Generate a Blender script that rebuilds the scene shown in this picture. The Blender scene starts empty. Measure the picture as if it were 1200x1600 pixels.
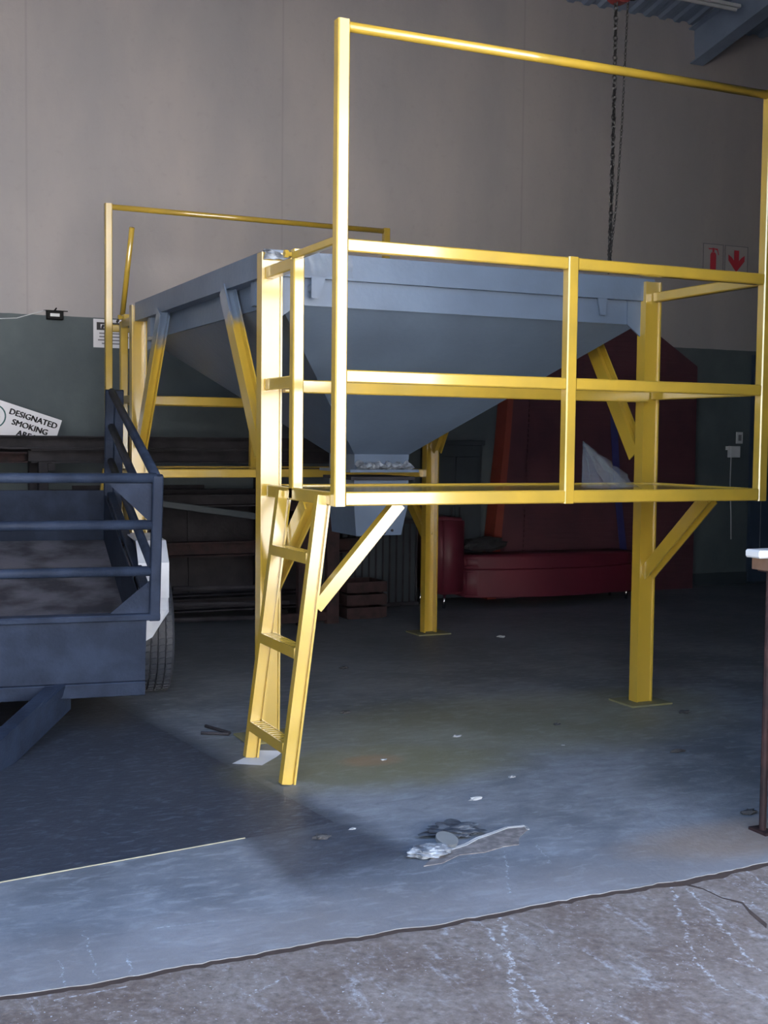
import bpy, bmesh, math, random
from mathutils import Vector, Matrix, Quaternion

C = bpy.context.scene.collection
S = bpy.context.scene

# ---------------------------------------------------------------- camera
cam_d = bpy.data.cameras.new('camera')
cam = bpy.data.objects.new('camera', cam_d); C.objects.link(cam)
cam_d.sensor_fit = 'HORIZONTAL'; cam_d.sensor_width = 36.0
cam_d.lens = 1930.4 * 36.0 / 1200.0
YAW, PITCH, ROLL = 0.4313, -0.0585, 0.0112
fw = Vector((math.sin(YAW)*math.cos(PITCH), math.cos(YAW)*math.cos(PITCH), math.sin(PITCH)))
r0 = Vector((math.cos(YAW), -math.sin(YAW), 0)); u0 = r0.cross(fw)
rt = r0*math.cos(ROLL) + u0*math.sin(ROLL); up = -r0*math.sin(ROLL) + u0*math.cos(ROLL)
m = Matrix((rt, up, -fw)).transposed().to_4x4()
m.translation = Vector((-1.8935, -4.5563, 1.4))
cam.matrix_world = m
cam_d.clip_end = 200
S.camera = cam

# ---------------------------------------------------------------- sky, sun, exposure
SUN_EL, SUN_STR, SKY_STR, EXPO = 60.0, 30.0, 0.44, 0.85
w = bpy.data.worlds.new('sky'); S.world = w; w.use_nodes = True
nt = w.node_tree; nt.nodes.clear()
sky = nt.nodes.new('ShaderNodeTexSky'); sky.sky_type = 'NISHITA'
sky.sun_disc = False; sky.sun_elevation = math.radians(SUN_EL); sky.sun_rotation = 0.0
sky.air_density = 1.2; sky.dust_density = 0.6; sky.ozone_density = 1.5
bg = nt.nodes.new('ShaderNodeBackground'); bg.inputs['Strength'].default_value = SKY_STR
wo = nt.nodes.new('ShaderNodeOutputWorld')
nt.links.new(sky.outputs[0], bg.inputs['Color']); nt.links.new(bg.outputs[0], wo.inputs['Surface'])
sun_d = bpy.data.lights.new('sun', 'SUN'); sun_d.energy = SUN_STR; sun_d.angle = math.radians(0.6)
sun_d.color = (1.0, 0.95, 0.88)
sun = bpy.data.objects.new('sun', sun_d); C.objects.link(sun)
sdir = Vector((0.10, -math.cos(math.radians(SUN_EL)), -math.sin(math.radians(SUN_EL))))
sun.rotation_euler = sdir.to_track_quat('-Z', 'Y').to_euler(); sun.location = (0, 12, 20)
vs = S.view_settings
vs.view_transform = 'Standard'; vs.look = 'None'; vs.gamma = 1.0; vs.use_curve_mapping = False
vs.exposure = EXPO

# ---------------------------------------------------------------- materials
def mat(name, col, rough=0.6, metal=0.0, var=0.12, scale=6.0, bump=0.0, bscale=40.0, col2=None, spec=0.5,
        stretch=(1, 1, 1), thr=(0.35, 0.7)):
    m = bpy.data.materials.new(name); m.use_nodes = True
    n = m.node_tree; b = n.nodes['Principled BSDF']
    b.inputs['Roughness'].default_value = rough; b.inputs['Metallic'].default_value = metal
    b.inputs['Specular IOR Level'].default_value = spec
    geo = n.nodes.new('ShaderNodeNewGeometry')
    mp = n.nodes.new('ShaderNodeMapping'); mp.inputs['Scale'].default_value = stretch
    n.links.new(geo.outputs['Position'], mp.inputs['Vector'])
    tx = n.nodes.new('ShaderNodeTexNoise'); tx.inputs['Scale'].default_value = scale; tx.inputs['Detail'].default_value = 6
    n.links.new(mp.outputs[0], tx.inputs['Vector'])
    cr = n.nodes.new('ShaderNodeValToRGB')
    c2 = col2 if col2 else tuple(max(0, c*(1-var*2)) for c in col)
    cr.color_ramp.elements[0].position = thr[0]; cr.color_ramp.elements[0].color = (*c2, 1)
    cr.color_ramp.elements[1].position = thr[1]; cr.color_ramp.elements[1].color = (*col, 1)
    n.links.new(tx.outputs[0], cr.inputs[0]); n.links.new(cr.outputs[0], b.inputs['Base Color'])
    if bump:
        t2 = n.nodes.new('ShaderNodeTexNoise'); t2.inputs['Scale'].default_value = bscale; t2.inputs['Detail'].default_value = 8
        n.links.new(mp.outputs[0], t2.inputs['Vector'])
        bp = n.nodes.new('ShaderNodeBump'); bp.inputs['Strength'].default_value = bump; bp.inputs['Distance'].default_value = 0.01
        n.links.new(t2.outputs[0], bp.inputs['Height']); n.links.new(bp.outputs[0], b.inputs['Normal'])
    return m

class NB:
    """tiny node-math helper"""
    def __init__(s, m): s.n = m.node_tree
    def math(s, op, a, b=None, c=None, clamp=False):
        k = s.n.nodes.new('ShaderNodeMath'); k.operation = op; k.use_clamp = clamp
        for i, v in enumerate((a, b, c)):
            if v is None: continue
            if isinstance(v, (int, float)): k.inputs[i].default_value = v
            else: s.n.links.new(v, k.inputs[i])
        return k.outputs[0]
    def step(s, v, lo, hi):
        k = s.n.nodes.new('ShaderNodeMapRange'); k.interpolation_type = 'SMOOTHSTEP'
        k.inputs['From Min'].default_value = lo; k.inputs['From Max'].default_value = hi
        s.n.links.new(v, k.inputs['Value']); return k.outputs['Result']
    def mix(s, f, a, b):
        k = s.n.nodes.new('ShaderNodeMix'); k.data_type = 'RGBA'
        if isinstance(f, (int, float)): k.inputs[0].default_value = f
        else: s.n.links.new(f, k.inputs[0])
        for i, v in ((6, a), (7, b)):
            if isinstance(v, tuple): k.inputs[i].default_value = (*v, 1)
            else: s.n.links.new(v, k.inputs[i])
        return k.outputs[2]
    def noise(s, vec, scale, detail=6, rough=0.55, dist=0.0):
        k = s.n.nodes.new('ShaderNodeTexNoise'); k.inputs['Scale'].default_value = scale
        k.inputs['Detail'].default_value = detail; k.inputs['Roughness'].default_value = rough
        k.inputs['Distortion'].default_value = dist
        s.n.links.new(vec, k.inputs['Vector']); return k.outputs[0]
    def mapping(s, vec, sc=(1, 1, 1), rot=(0, 0, 0)):
        k = s.n.nodes.new('ShaderNodeMapping'); k.inputs['Scale'].default_value = sc; k.inputs['Rotation'].default_value = rot
        s.n.links.new(vec, k.inputs['Vector']); return k.outputs[0]

def begin(name, rough):
    m = bpy.data.materials.new(name); m.use_nodes = True; b = NB(m)
    g = b.n.nodes.new('ShaderNodeNewGeometry'); sp = b.n.nodes.new('ShaderNodeSeparateXYZ')
    b.n.links.new(g.outputs['Position'], sp.inputs[0])
    bs = b.n.nodes['Principled BSDF']; bs.inputs['Roughness'].default_value = rough
    return m, b, bs, g.outputs['Position'], sp.outputs[0], sp.outputs[1], sp.outputs[2]

YEL = (0.54, 0.35, 0.036); YEL2 = (0.43, 0.29, 0.036)
GREY = (0.125, 0.17, 0.25)
def glossy(m, w_=1.0, ior=2.0, rough=0.13):
    b_ = m.node_tree.nodes['Principled BSDF']; b_.inputs['Coat Weight'].default_value = w_
    b_.inputs['Coat IOR'].default_value = ior; b_.inputs['Coat Roughness'].default_value = rough
    return m
yellow = glossy(mat('yellow_paint', YEL, 0.45, var=0.06, scale=5, col2=YEL2, bump=0.06, bscale=70, spec=0.5))
hopper_grey = mat('hopper_grey_paint', GREY, 0.38, scale=3, col2=(0.10, 0.135, 0.20), bump=0.15, bscale=30, spec=0.5)

def sprayed(name, z0, z1, base=YEL, top=GREY):
    m, b, bs, P, x, y, z = begin(name, 0.33)
    nz = b.noise(P, 9); zz = b.math('ADD', z, b.math('MULTIPLY', b.math('SUBTRACT', nz, 0.5), 0.25))
    f = b.step(zz, z0, z1)
    c = b.mix(b.noise(P, 5), YEL2, base)
    b.n.links.new(b.mix(f, c, top), bs.inputs['Base Color'])
    bs.inputs['Specular IOR Level'].default_value = 0.7
    return m
brace_paint = glossy(sprayed('yellow_paint_with_grey_top', 1.93, 2.03), 0.7)
leg_paint = glossy(sprayed('yellow_leg_paint_with_grey_overspray', 2.05, 2.7), 0.6)
plate_paint = mat('dusty_base_plate', (0.24, 0.21, 0.08), 0.7, scale=9, col2=(0.15, 0.15, 0.10))

trailer_blue = mat('dark_blue_trailer_paint', (0.020, 0.031, 0.060), 0.6, scale=7, col2=(0.012, 0.019, 0.038), bump=0.2, bscale=60, spec=0.2, thr=(0.4, 0.62))
trailer_bed = mat('worn_trailer_bed', (0.17, 0.165, 0.20), 0.8, scale=4, col2=(0.05, 0.05, 0.065), thr=(.4,.6), bump=0.3)
rubber = mat('tyre_rubber', (0.045, 0.052, 0.070), 0.6, scale=20)
white_paint = mat('white_fender_paint', (0.62, 0.66, 0.74), 0.45, scale=6, col2=(0.45, 0.48, 0.55))
steel_dark = mat('dark_rusty_steel', (0.036, 0.034, 0.042), 0.7, scale=8, col2=(0.018, 0.017, 0.022), bump=0.2, spec=0.25)
steel_black = mat('black_steel', (0.02, 0.02, 0.024), 0.6)
rust_brown = mat('rust_brown_steel', (0.042, 0.021, 0.022), 0.75, scale=14, col2=(0.018, 0.012, 0.014), bump=0.3, spec=0.25)
chain_steel = mat('dark_chain_steel', (0.035, 0.035, 0.04), 0.45, metal=0.6)
red_panel = mat('dull_red_panel_paint', (0.095, 0.032, 0.044), 0.7, scale=4, col2=(0.065, 0.024, 0.036))
red_edge = mat('orange_red_panel_edge', (0.24, 0.045, 0.03), 0.6, scale=4)
sofa_red = mat('red_vinyl', (0.12, 0.014, 0.028), 0.55, scale=3, col2=(0.09, 0.012, 0.024))
chrome = mat('chrome', (0.7, 0.7, 0.72), 0.15, metal=1.0)
blue_strap = mat('blue_webbing', (0.035, 0.035, 0.16), 0.7)
roof_m = mat('roof_sheet_blue_grey', (0.26, 0.33, 0.46), 0.5, scale=2, col2=(0.20, 0.26, 0.37))
rafter_m = mat('rafter_blue_grey_paint', (0.24, 0.31, 0.44), 0.55, scale=3)
sign_white = mat('sign_white_board', (0.70, 0.70, 0.76), 0.45, scale=5, var=0.03)
sign_cream = mat('wall_sign_pale', (0.40, 0.38, 0.40), 0.5, scale=5, var=0.03)
sign_red = mat('sign_red_print', (0.50, 0.035, 0.06), 0.5, var=0.02)
black_print = mat('black_print', (0.02, 0.02, 0.025), 0.6, var=0.0)
grey_print = mat('grey_print', (0.20, 0.20, 0.23), 0.6, var=0.0)
teal_print = mat('dark_teal_print', (0.02, 0.10, 0.11), 0.6, var=0.0)
white_plastic = mat('white_plastic', (0.60, 0.62, 0.66), 0.4, var=0.02)
black_plastic = mat('black_plastic', (0.008, 0.008, 0.009), 0.6, var=0.0, spec=0.15)
lens_m = mat('pale_lens', (0.5, 0.52, 0.56), 0.2, var=0.0)
hoist_red = mat('hoist_red_paint', (0.25, 0.04, 0.04), 0.5)
wood = mat('brown_wood', (0.17, 0.10, 0.07), 0.7, scale=3, stretch=(1, 8, 8))
paper_m = mat('paper', (0.66, 0.70, 0.78), 0.7, var=0.02)
rag_m = mat('grey_rag', (0.10, 0.12, 0.15), 0.6, scale=25, col2=(0.03, 0.035, 0.05))
pale_rag = mat('pale_crumpled_wrap', (0.38, 0.42, 0.48), 0.4, scale=25, col2=(0.08, 0.09, 0.11))
dirt_m = mat('dark_debris', (0.06, 0.06, 0.065), 0.8)
pale_bit = mat('pale_debris', (0.36, 0.38, 0.41), 0.7)
dark_cab = mat('dark_slate_paint', (0.04, 0.053, 0.068), 0.6, scale=3)
door_m = mat('navy_door_paint', (0.045, 0.07, 0.12), 0.5, scale=3)
joint_m = mat('pale_joint_strip', (0.42, 0.40, 0.30), 0.5)
crack_m = mat('crack_fill_dirt', (0.060, 0.036, 0.028), 0.95, scale=30)
reflector_wall_m = mat('white_reflector_wall', (0.84, 0.82, 0.79), 0.9, scale=2, var=0.04)
bounce_yard_m = mat('pale_bounce_yard', (0.52, 0.50, 0.47), 0.9, scale=2)
front_wall = mat('front_wall_paint', (0.55, 0.55, 0.57), 0.85, scale=2)

# back wall: pale plaster above a grey green dado
wall_m, b, bs, P, x, y, z = begin('two_tone_wall_paint', 0.75)
n1 = b.noise(b.mapping(P, (1, 1, 0.35)), 1.1, 8); n2 = b.noise(P, 14, 6)
up_c = b.mix(b.step(n1, 0.3, 0.7), (0.330, 0.318, 0.338), (0.418, 0.385, 0.388))
up_c = b.mix(b.math('MULTIPLY', b.step(n2, 0.55, 0.8), 0.25), up_c, (0.27, 0.25, 0.25))
lo_c = b.mix(b.step(b.noise(P, 1.6, 8), 0.35, 0.7), (0.070, 0.090, 0.104), (0.100, 0.126, 0.138))
edge = b.step(b.math('ADD', z, b.math('MULTIPLY', b.math('SUBTRACT', b.noise(P, 6), 0.5), 0.012)), 2.316, 2.322)
for xj in (-0.42, 1.62, 3.9):
    g_ = b.step(b.math('ABSOLUTE', b.math('SUBTRACT', x, xj)), 0.012, 0.004)
    up_c = b.mix(b.math('MULTIPLY', g_, 0.22), up_c, (0.20, 0.19, 0.20))
b.n.links.new(b.mix(edge, lo_c, up_c), bs.inputs['Base Color'])
bp = b.n.nodes.new('ShaderNodeBump'); bp.inputs['Strength'].default_value = 0.15; bp.inputs['Distance'].default_value = 0.01
b.n.links.new(b.noise(P, 30), bp.inputs['Height']); b.n.links.new(bp.outputs[0], bs.inputs['Normal'])

def scuff(b, x, y, P, x0, y0, x1, y1, wd):
    """a worn white scratch between two points of the ground"""
    L2 = (x1-x0)**2 + (y1-y0)**2
    wob = b.math('MULTIPLY', b.math('SUBTRACT', b.noise(P, 9, 8, 0.75), 0.5), 0.09)
    px_ = b.math('ADD', b.math('SUBTRACT', x, x0), wob); py_ = b.math('SUBTRACT', y, y0)
    t = b.math('DIVIDE', b.math('ADD', b.math('MULTIPLY', px_, x1-x0), b.math('MULTIPLY', py_, y1-y0)), L2, clamp=True)
    ddx = b.math('SUBTRACT', px_, b.math('MULTIPLY', t, x1-x0)); ddy = b.math('SUBTRACT', py_, b.math('MULTIPLY', t, y1-y0))
    d = b.math('SQRT', b.math('ADD', b.math('MULTIPLY', ddx, ddx), b.math('MULTIPLY', ddy, ddy)))
    return b.math('MULTIPLY', b.step(d, wd, wd*0.2), b.step(b.noise(P, 48, 7, 0.75), 0.47, 0.60))
# workshop floor: worn grey concrete, dark patch with a straight edge, yellow overspray under the frame
floor_m, b, bs, P, x, y, z = begin('worn_concrete_floor', 0.55)
big = b.noise(P, 1.3, 8, 0.6); fine = b.noise(b.mapping(P, (1, 2.2, 1), (0, 0, 0.5)), 9, 9, 0.65, 0.6)
base = b.mix(b.step(big, 0.38, 0.62), (0.125, 0.143, 0.172), (0.225, 0.250, 0.292))
base = b.mix(b.math('MULTIPLY', b.step(fine, 0.50, 0.66), 0.42), base, (0.34, 0.385, 0.44))
base = b.mix(b.math('MULTIPLY', b.step(fine, 0.50, 0.34), 0.45), base, (0.11, 0.13, 0.165))
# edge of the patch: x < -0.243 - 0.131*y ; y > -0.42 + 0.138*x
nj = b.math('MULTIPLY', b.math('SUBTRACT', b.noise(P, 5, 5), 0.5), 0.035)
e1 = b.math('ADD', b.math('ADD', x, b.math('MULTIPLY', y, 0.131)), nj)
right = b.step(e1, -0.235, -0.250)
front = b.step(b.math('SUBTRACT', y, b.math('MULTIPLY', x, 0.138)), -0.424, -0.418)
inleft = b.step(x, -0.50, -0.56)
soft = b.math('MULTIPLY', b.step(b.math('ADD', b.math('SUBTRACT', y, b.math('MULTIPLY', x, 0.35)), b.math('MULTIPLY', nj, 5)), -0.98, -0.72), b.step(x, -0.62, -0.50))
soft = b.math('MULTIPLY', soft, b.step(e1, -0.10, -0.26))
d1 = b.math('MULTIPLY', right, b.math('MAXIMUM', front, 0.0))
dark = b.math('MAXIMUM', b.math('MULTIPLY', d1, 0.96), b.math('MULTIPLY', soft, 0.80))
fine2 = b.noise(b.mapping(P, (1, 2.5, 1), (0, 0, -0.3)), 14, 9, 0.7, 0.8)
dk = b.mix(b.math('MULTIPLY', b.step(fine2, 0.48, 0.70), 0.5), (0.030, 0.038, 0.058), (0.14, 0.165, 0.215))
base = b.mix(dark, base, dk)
# yellow green overspray
def blob(cx, cy, rx, ry):
    dx = b.math('DIVIDE', b.math('SUBTRACT', x, cx), rx); dy = b.math('DIVIDE', b.math('SUBTRACT', y, cy), ry)
    q = b.math('ADD', b.math('MULTIPLY', dx, dx), b.math('MULTIPLY', dy, dy))
    return b.step(b.math('ADD', q, b.math('MULTIPLY', nj, 16)), 1.3, 0.1)
ov = b.math('MAXIMUM', blob(0.35, 0.25, 0.75, 0.45), b.math('MULTIPLY', blob(1.2, 0.7, 1.4, 0.7), 0.8))
ov = b.math('MAXIMUM', ov, b.math('MULTIPLY', blob(2.1, 0.9, 0.6, 0.4), 0.7))
base = b.mix(b.math('MULTIPLY', ov, 0.50), base, (0.27, 0.25, 0.10))
base = b.mix(b.math('MULTIPLY', blob(0.30, 0.30, 0.16, 0.10), 0.4), base, (0.42, 0.22, 0.12))
# brown wear near the threshold
br = b.step(b.math('ADD', y, b.math('MULTIPLY', nj, 8)), -0.95, -1.35)
base = b.mix(b.math('MULTIPLY', br, 0.45), base, (0.30, 0.27, 0.26))
base = b.mix(b.math('MULTIPLY', blob(1.05, -1.15, 0.5, 0.2), 0.5), base, (0.30, 0.22, 0.16))
# inner floor colour darkens towards the back
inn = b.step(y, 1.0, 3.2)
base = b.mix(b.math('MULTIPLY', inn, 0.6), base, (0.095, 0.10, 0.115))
for q in [(-1.224, -1.094, -1.247, -1.424, 0.004), (-1.143, -1.295, -1.161, -1.461, 0.004), (-1.027, -1.153, -0.871, -1.169, 0.004), (0.23, -0.966, 0.028, -1.332, 0.004), (0.367, -0.951, 0.303, -1.135, 0.003), (-1.317, -1.266, -1.34, -1.444, 0.003)]:
    base = b.mix(b.math('MULTIPLY', scuff(b, x, y, P, *q), 0.7), base, (0.55, 0.62, 0.72))
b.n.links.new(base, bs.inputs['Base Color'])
bs.inputs['Specular IOR Level'].default_value = 0.35
bp = b.n.nodes.new('ShaderNodeBump'); bp.inputs['Strength'].default_value = 0.25; bp.inputs['Distance'].default_value = 0.01
b.n.links.new(b.noise(P, 45, 8), bp.inputs['Height']); b.n.links.new(bp.outputs[0], bs.inputs['Normal'])

APRON_SCUFFS = [(-0.071, -1.456, -0.244, -1.812, 0.012), (-0.244, -1.812, -0.374, -2.068, 0.012), (-0.159, -1.523, -0.292, -2.103, 0.009), (0.547, -1.462, 0.253, -1.938, 0.007), (0.253, -1.938, 0.215, -2.113, 0.008), (0.594, -1.482, 0.366, -2.074, 0.007), (0.864, -1.438, 0.83, -1.582, 0.007), (-0.941, -1.675, -0.815, -1.609, 0.006), (-1.365, -1.493, -1.188, -1.49, 0.005), (0.333, -1.88, 0.378, -2.036, 0.007)]
# apron outside
apron_m, b, bs, P, x, y, z = begin('brown_grey_apron_concrete', 0.8)
a = b.noise(P, 3.5, 9, 0.65); f1 = b.noise(b.mapping(P, (1, 1, 1), (0, 0, 0.6)), 38, 9, 0.7)
c = b.mix(b.step(a, 0.30, 0.70), (0.145, 0.105, 0.088), (0.225, 0.190, 0.172))
c = b.mix(b.math('MULTIPLY', b.step(f1, 0.50, 0.66), 0.5), c, (0.32, 0.295, 0.285))
c = b.mix(b.math('MULTIPLY', b.step(f1, 0.50, 0.34), 0.5), c, (0.075, 0.055, 0.048))
sm = b.noise(b.mapping(P, (2.2, 0.55, 1), (0, 0, 0.35)), 6.5, 9, 0.75, 0.5)
c = b.mix(b.math('MULTIPLY', b.math('MULTIPLY', b.step(sm, 0.52, 0.68), b.step(f1, 0.40, 0.60)), 0.6), c, (0.46, 0.48, 0.53))
for q in APRON_SCUFFS:
    c = b.mix(b.math('MULTIPLY', scuff(b, x, y, P, *q), 0.8), c, (0.55, 0.57, 0.62))
sp_ = b.noise(P, 90, 3, 0.5)
c = b.mix(b.math('MULTIPLY', b.math('MULTIPLY', b.step(sp_, 0.66, 0.72), b.step(b.noise(P, 4, 3), 0.45, 0.6)), 0.8), c, (0.60, 0.62, 0.68))
b.n.links.new(c, bs.inputs['Base Color'])
bp = b.n.nodes.new('ShaderNodeBump'); bp.inputs['Strength'].default_value = 0.6; bp.inputs['Distance'].default_value = 0.01
b.n.links.new(b.noise(P, 60, 9, 0.7), bp.inputs['Height']); b.n.links.new(bp.outputs[0], bs.inputs['Normal'])

# clear plastic sheet
plastic_m = bpy.data.materials.new('clear_plastic_film'); plastic_m.use_nodes = True
n = plastic_m.node_tree; bs = n.nodes['Principled BSDF']; bs.inputs['Base Color'].default_value = (0.22, 0.26, 0.32, 1)
bs.inputs['Roughness'].default_value = 0.12
tr = n.nodes.new('ShaderNodeBsdfTransparent'); mx = n.nodes.new('ShaderNodeMixShader'); mx.inputs[0].default_value = 0.24
n.links.new(tr.outputs[0], mx.inputs[1]); n.links.new(bs.outputs[0], mx.inputs[2])
n.links.new(mx.outputs[0], n.nodes['Material Output'].inputs['Surface'])

# ---------------------------------------------------------------- mesh helpers
def V(*a): return Vector(a)
def obj(name, bm, material, parent=None, smooth=False, label=None):
    me = bpy.data.meshes.new(name); bmesh.ops.recalc_face_normals(bm, faces=bm.faces[:])
    bm.to_mesh(me); bm.free(); me.materials.append(material)
    if smooth:
        for p in me.polygons: p.use_smooth = True
    o = bpy.data.objects.new(name, me); C.objects.link(o)
    if parent is not None:
        o.parent = parent
        if parent.parent is not None: root = parent.parent
        else: root = parent
        # meshes are written in world coordinates; bring them into the parent's frame
        me.transform(world_of(parent).inverted())
    if label: o['label'] = label
    return o
WORLD = {}
def world_of(o):
    M = Matrix.Translation(o.location)
    if o.parent is not None: M = world_of(o.parent) @ M
    return M
def thing(name, loc, label, cat, group=None):
    o = bpy.data.objects.new(name, None); o.empty_display_size = 0.1; C.objects.link(o)
    o.location = loc; o['label'] = label; o['category'] = cat
    if group: o['group'] = group
    return o
def tag(o, label, cat, group=None):
    o['label'] = label; o['category'] = cat
    if group: o['group'] = group
    return o
def struct(o): o['kind'] = 'structure'; return o

def box(bm, x0, x1, y0, y1, z0, z1, bev=0.0):
    vs = [bm.verts.new((x, y, z)) for x in (x0, x1) for y in (y0, y1) for z in (z0, z1)]
    fs = [(0,1,3,2),(4,6,7,5),(0,4,5,1),(2,3,7,6),(0,2,6,4),(1,5,7,3)]
    faces = [bm.faces.new([vs[i] for i in f]) for f in fs]
    if bev:
        es = list({e for f in faces for e in f.edges})
        bmesh.ops.bevel(bm, geom=es, offset=bev, segments=1, affect='EDGES')
    return bm
def extr(bm, p0, p1, poly, upv=(0, 0, 1), caps=True):
    """sweep a closed 2D profile (a along side, b along up) from p0 to p1"""
    p0 = Vector(p0); p1 = Vector(p1); d = (p1-p0).normalized(); u = Vector(upv)
    s = d.cross(u).normalized(); u = s.cross(d).normalized()
    A = [bm.verts.new(p0 + s*a + u*c) for a, c in poly]; B = [bm.verts.new(p1 + s*a + u*c) for a, c in poly]
    k = len(poly)
    for i in range(k): bm.faces.new((A[i], A[(i+1) % k], B[(i+1) % k], B[i]))
    if caps: bm.faces.new(A[::-1]); bm.faces.new(B)
    return bm
def rect(w, h, c=0.004):
    w /= 2; h /= 2
    return [(-w+c,-h),(w-c,-h),(w,-h+c),(w,h-c),(w-c,h),(-w+c,h),(-w,h-c),(-w,-h+c)]
def bar(bm, p0, p1, w=0.05, h=0.05, upv=(0, 0, 1), c=0.005): return extr(bm, p0, p1, rect(w, h, c), upv)
def circ(r, k=12): return [(r*math.cos(2*math.pi*i/k), r*math.sin(2*math.pi*i/k)) for i in range(k)]
def tube(bm, p0, p1, r=0.02, k=12, upv=None):
    d = (Vector(p1)-Vector(p0)).normalized()
    if upv is None: upv = (0, 0, 1) if abs(d.z) < 0.9 else (0, 1, 0)
    return extr(bm, p0, p1, circ(r, k), upv)
def hsec(w, d, t=0.008, web=0.0):
    """H section: flanges at +-w/2 (side axis), web between them"""
    a, c = w/2, d/2
    return [(-a,-c),(-a+t,-c),(-a+t,-t/2+web),(a-t,-t/2+web),(a-t,-c),(a,-c),(a,c),(a-t,c),(a-t,t/2+web),(-a+t,t/2+web),(-a+t,c),(-a,c)]
def chan(w, d, t=0.007):
    """channel: web at b=0, flanges to b=d"""
    a = w/2
    return [(-a,0),(a,0),(a,d),(a-t,d),(a-t,t),(-a+t,t),(-a+t,d),(-a,d)]
def plate(bm, pts, nrm, t):
    """flat polygon of thickness t, extruded along nrm"""
    nv = Vector(nrm).normalized()*t
    A = [bm.verts.new(Vector(p)) for p in pts]; B = [bm.verts.new(Vector(p)+nv) for p in pts]; k = len(pts)
    bm.faces.new(A[::-1]); bm.faces.new(B)
    for i in range(k): bm.faces.new((A[i], A[(i+1) % k], B[(i+1) % k], B[i]))
    return bm
def NEW(): return bmesh.new()
def P1(name, material, parent, p0, p1, w=0.05, h=0.05, upv=(0, 0, 1), label=None):
    return obj(name, bar(NEW(), p0, p1, w, h, upv), material, parent, label=label)
def copy_tree(o, dloc=None, parent=None, label=None):
    c = o.copy(); C.objects.link(c)
    if parent is not None: c.parent = parent
    if dloc is not None: c.location = Vector(o.location) + Vector(dloc)
    if label: c['label'] = label
    for ch in o.children: copy_tree(ch, None, c)
    return c

# ================================================================ THE SETTING
ROOF0, SL, TH = 5.38, 0.22, -1.43
def roofz(y): return ROOF0 + SL*(5.15 - y)
XL, XR, YB = -5.0, 8.5, 5.15
# floor with a ragged front edge; the apron starts beyond an open joint
random.seed(4)
xs = [XL + i*0.025 for i in range(int((XR-XL)/0.025)+1)]
from mathutils import noise as mn
def jag(x): return TH + 0.020*mn.noise(V(x*2.1, 0, 0)) + 0.012*mn.noise(V(x*9, 3, 0)) + 0.006*mn.noise(V(x*31, 7, 0)) + 0.03*(1-math.exp(-(max(x, .45)-.45)*4))
ed = [(x, jag(x)+random.uniform(-.002, .002)) for x in xs]
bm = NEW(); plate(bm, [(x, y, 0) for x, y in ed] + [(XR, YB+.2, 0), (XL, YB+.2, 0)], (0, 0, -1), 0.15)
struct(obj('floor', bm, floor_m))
ed2 = [(x, y - 0.008 - 0.016*abs(mn.noise(V(x*6, 9, 0))) - .013 - random.uniform(0, .006)) for x, y in ed]
chip = [(0.50, -0.035), (0.56, -0.06), (0.62, -0.05), (0.68, -0.035), (0.74, -0.045)]
ed2 = [(x, y - (0.012 if 0.52 < x < 0.78 else 0)) for x, y in ed2]
bm = NEW()
plate(bm, [(-30, ed2[0][1], -0.002)] + [(x, y, -0.002) for x, y in ed2] + [(30, ed2[-1][1], -0.002), (30, -6.2, -0.002), (-30, -6.2, -0.002)][0:3], (0, 0, -1), 0.12)
struct(obj('ground', bm, apron_m))
bm = NEW(); box(bm, -30, 30, -40, -6.2, -.12, -.002); struct(obj('ground', bm, bounce_yard_m))  # unseen yard slab, made pale to bounce light onto the upper wall
bm = NEW(); box(bm, XL, XR, TH-0.10, TH+0.14, -0.14, -0.0023); struct(obj('trim_1', bm, crack_m))

bm = NEW(); box(bm, XL-.2, XR+.2, YB, YB+.2, -0.1, ROOF0+0.1); struct(obj('wall_back', bm, wall_m))
def sidewall(x0, x1, name, m):
    bm = NEW(); plate(bm, [(x0, TH-.12, -0.1), (x0, YB, -0.1), (x0, YB, roofz(YB)), (x0, TH-.12, roofz(TH-.12))], (1, 0, 0), x1-x0)
    return struct(obj(name, bm, m))
sidewall(XL-.2, XL, 'wall_left', wall_m); sidewall(XR, XR+.2, 'wall_right', wall_m)
DX0, DX1, DZ = -3.2, 1.20, 4.2
bm = NEW(); F0, F1 = TH-.12, TH+.10
box(bm, XL, DX0, F0, F1, -.1, DZ); box(bm, DX1, XR, F0, F1, 0.0, DZ); box(bm, XL, XR, F0, F1, DZ, roofz(F0))
struct(obj('wall_front', bm, front_wall))
# corrugated roof
bm = NEW(); pitch = 0.17; k = int((XR-XL+0.8)/(pitch/6)); rows = []
for yy in (YB+0.25, -1.95):
    rows.append([bm.verts.new((XL-.4+i*pitch/6, yy, roofz(yy) + 0.022*max(-0.5, min(0.6, math.cos(2*math.pi*i/6))))) for i in range(k)])
for i in range(k-1): bm.faces.new((rows[0][i], rows[0][i+1], rows[1][i+1], rows[1][i]))
o = struct(obj('ceiling', bm, roof_m))
md = o.modifiers.new('thick', 'SOLIDIFY'); md.thickness = 0.006
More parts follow.
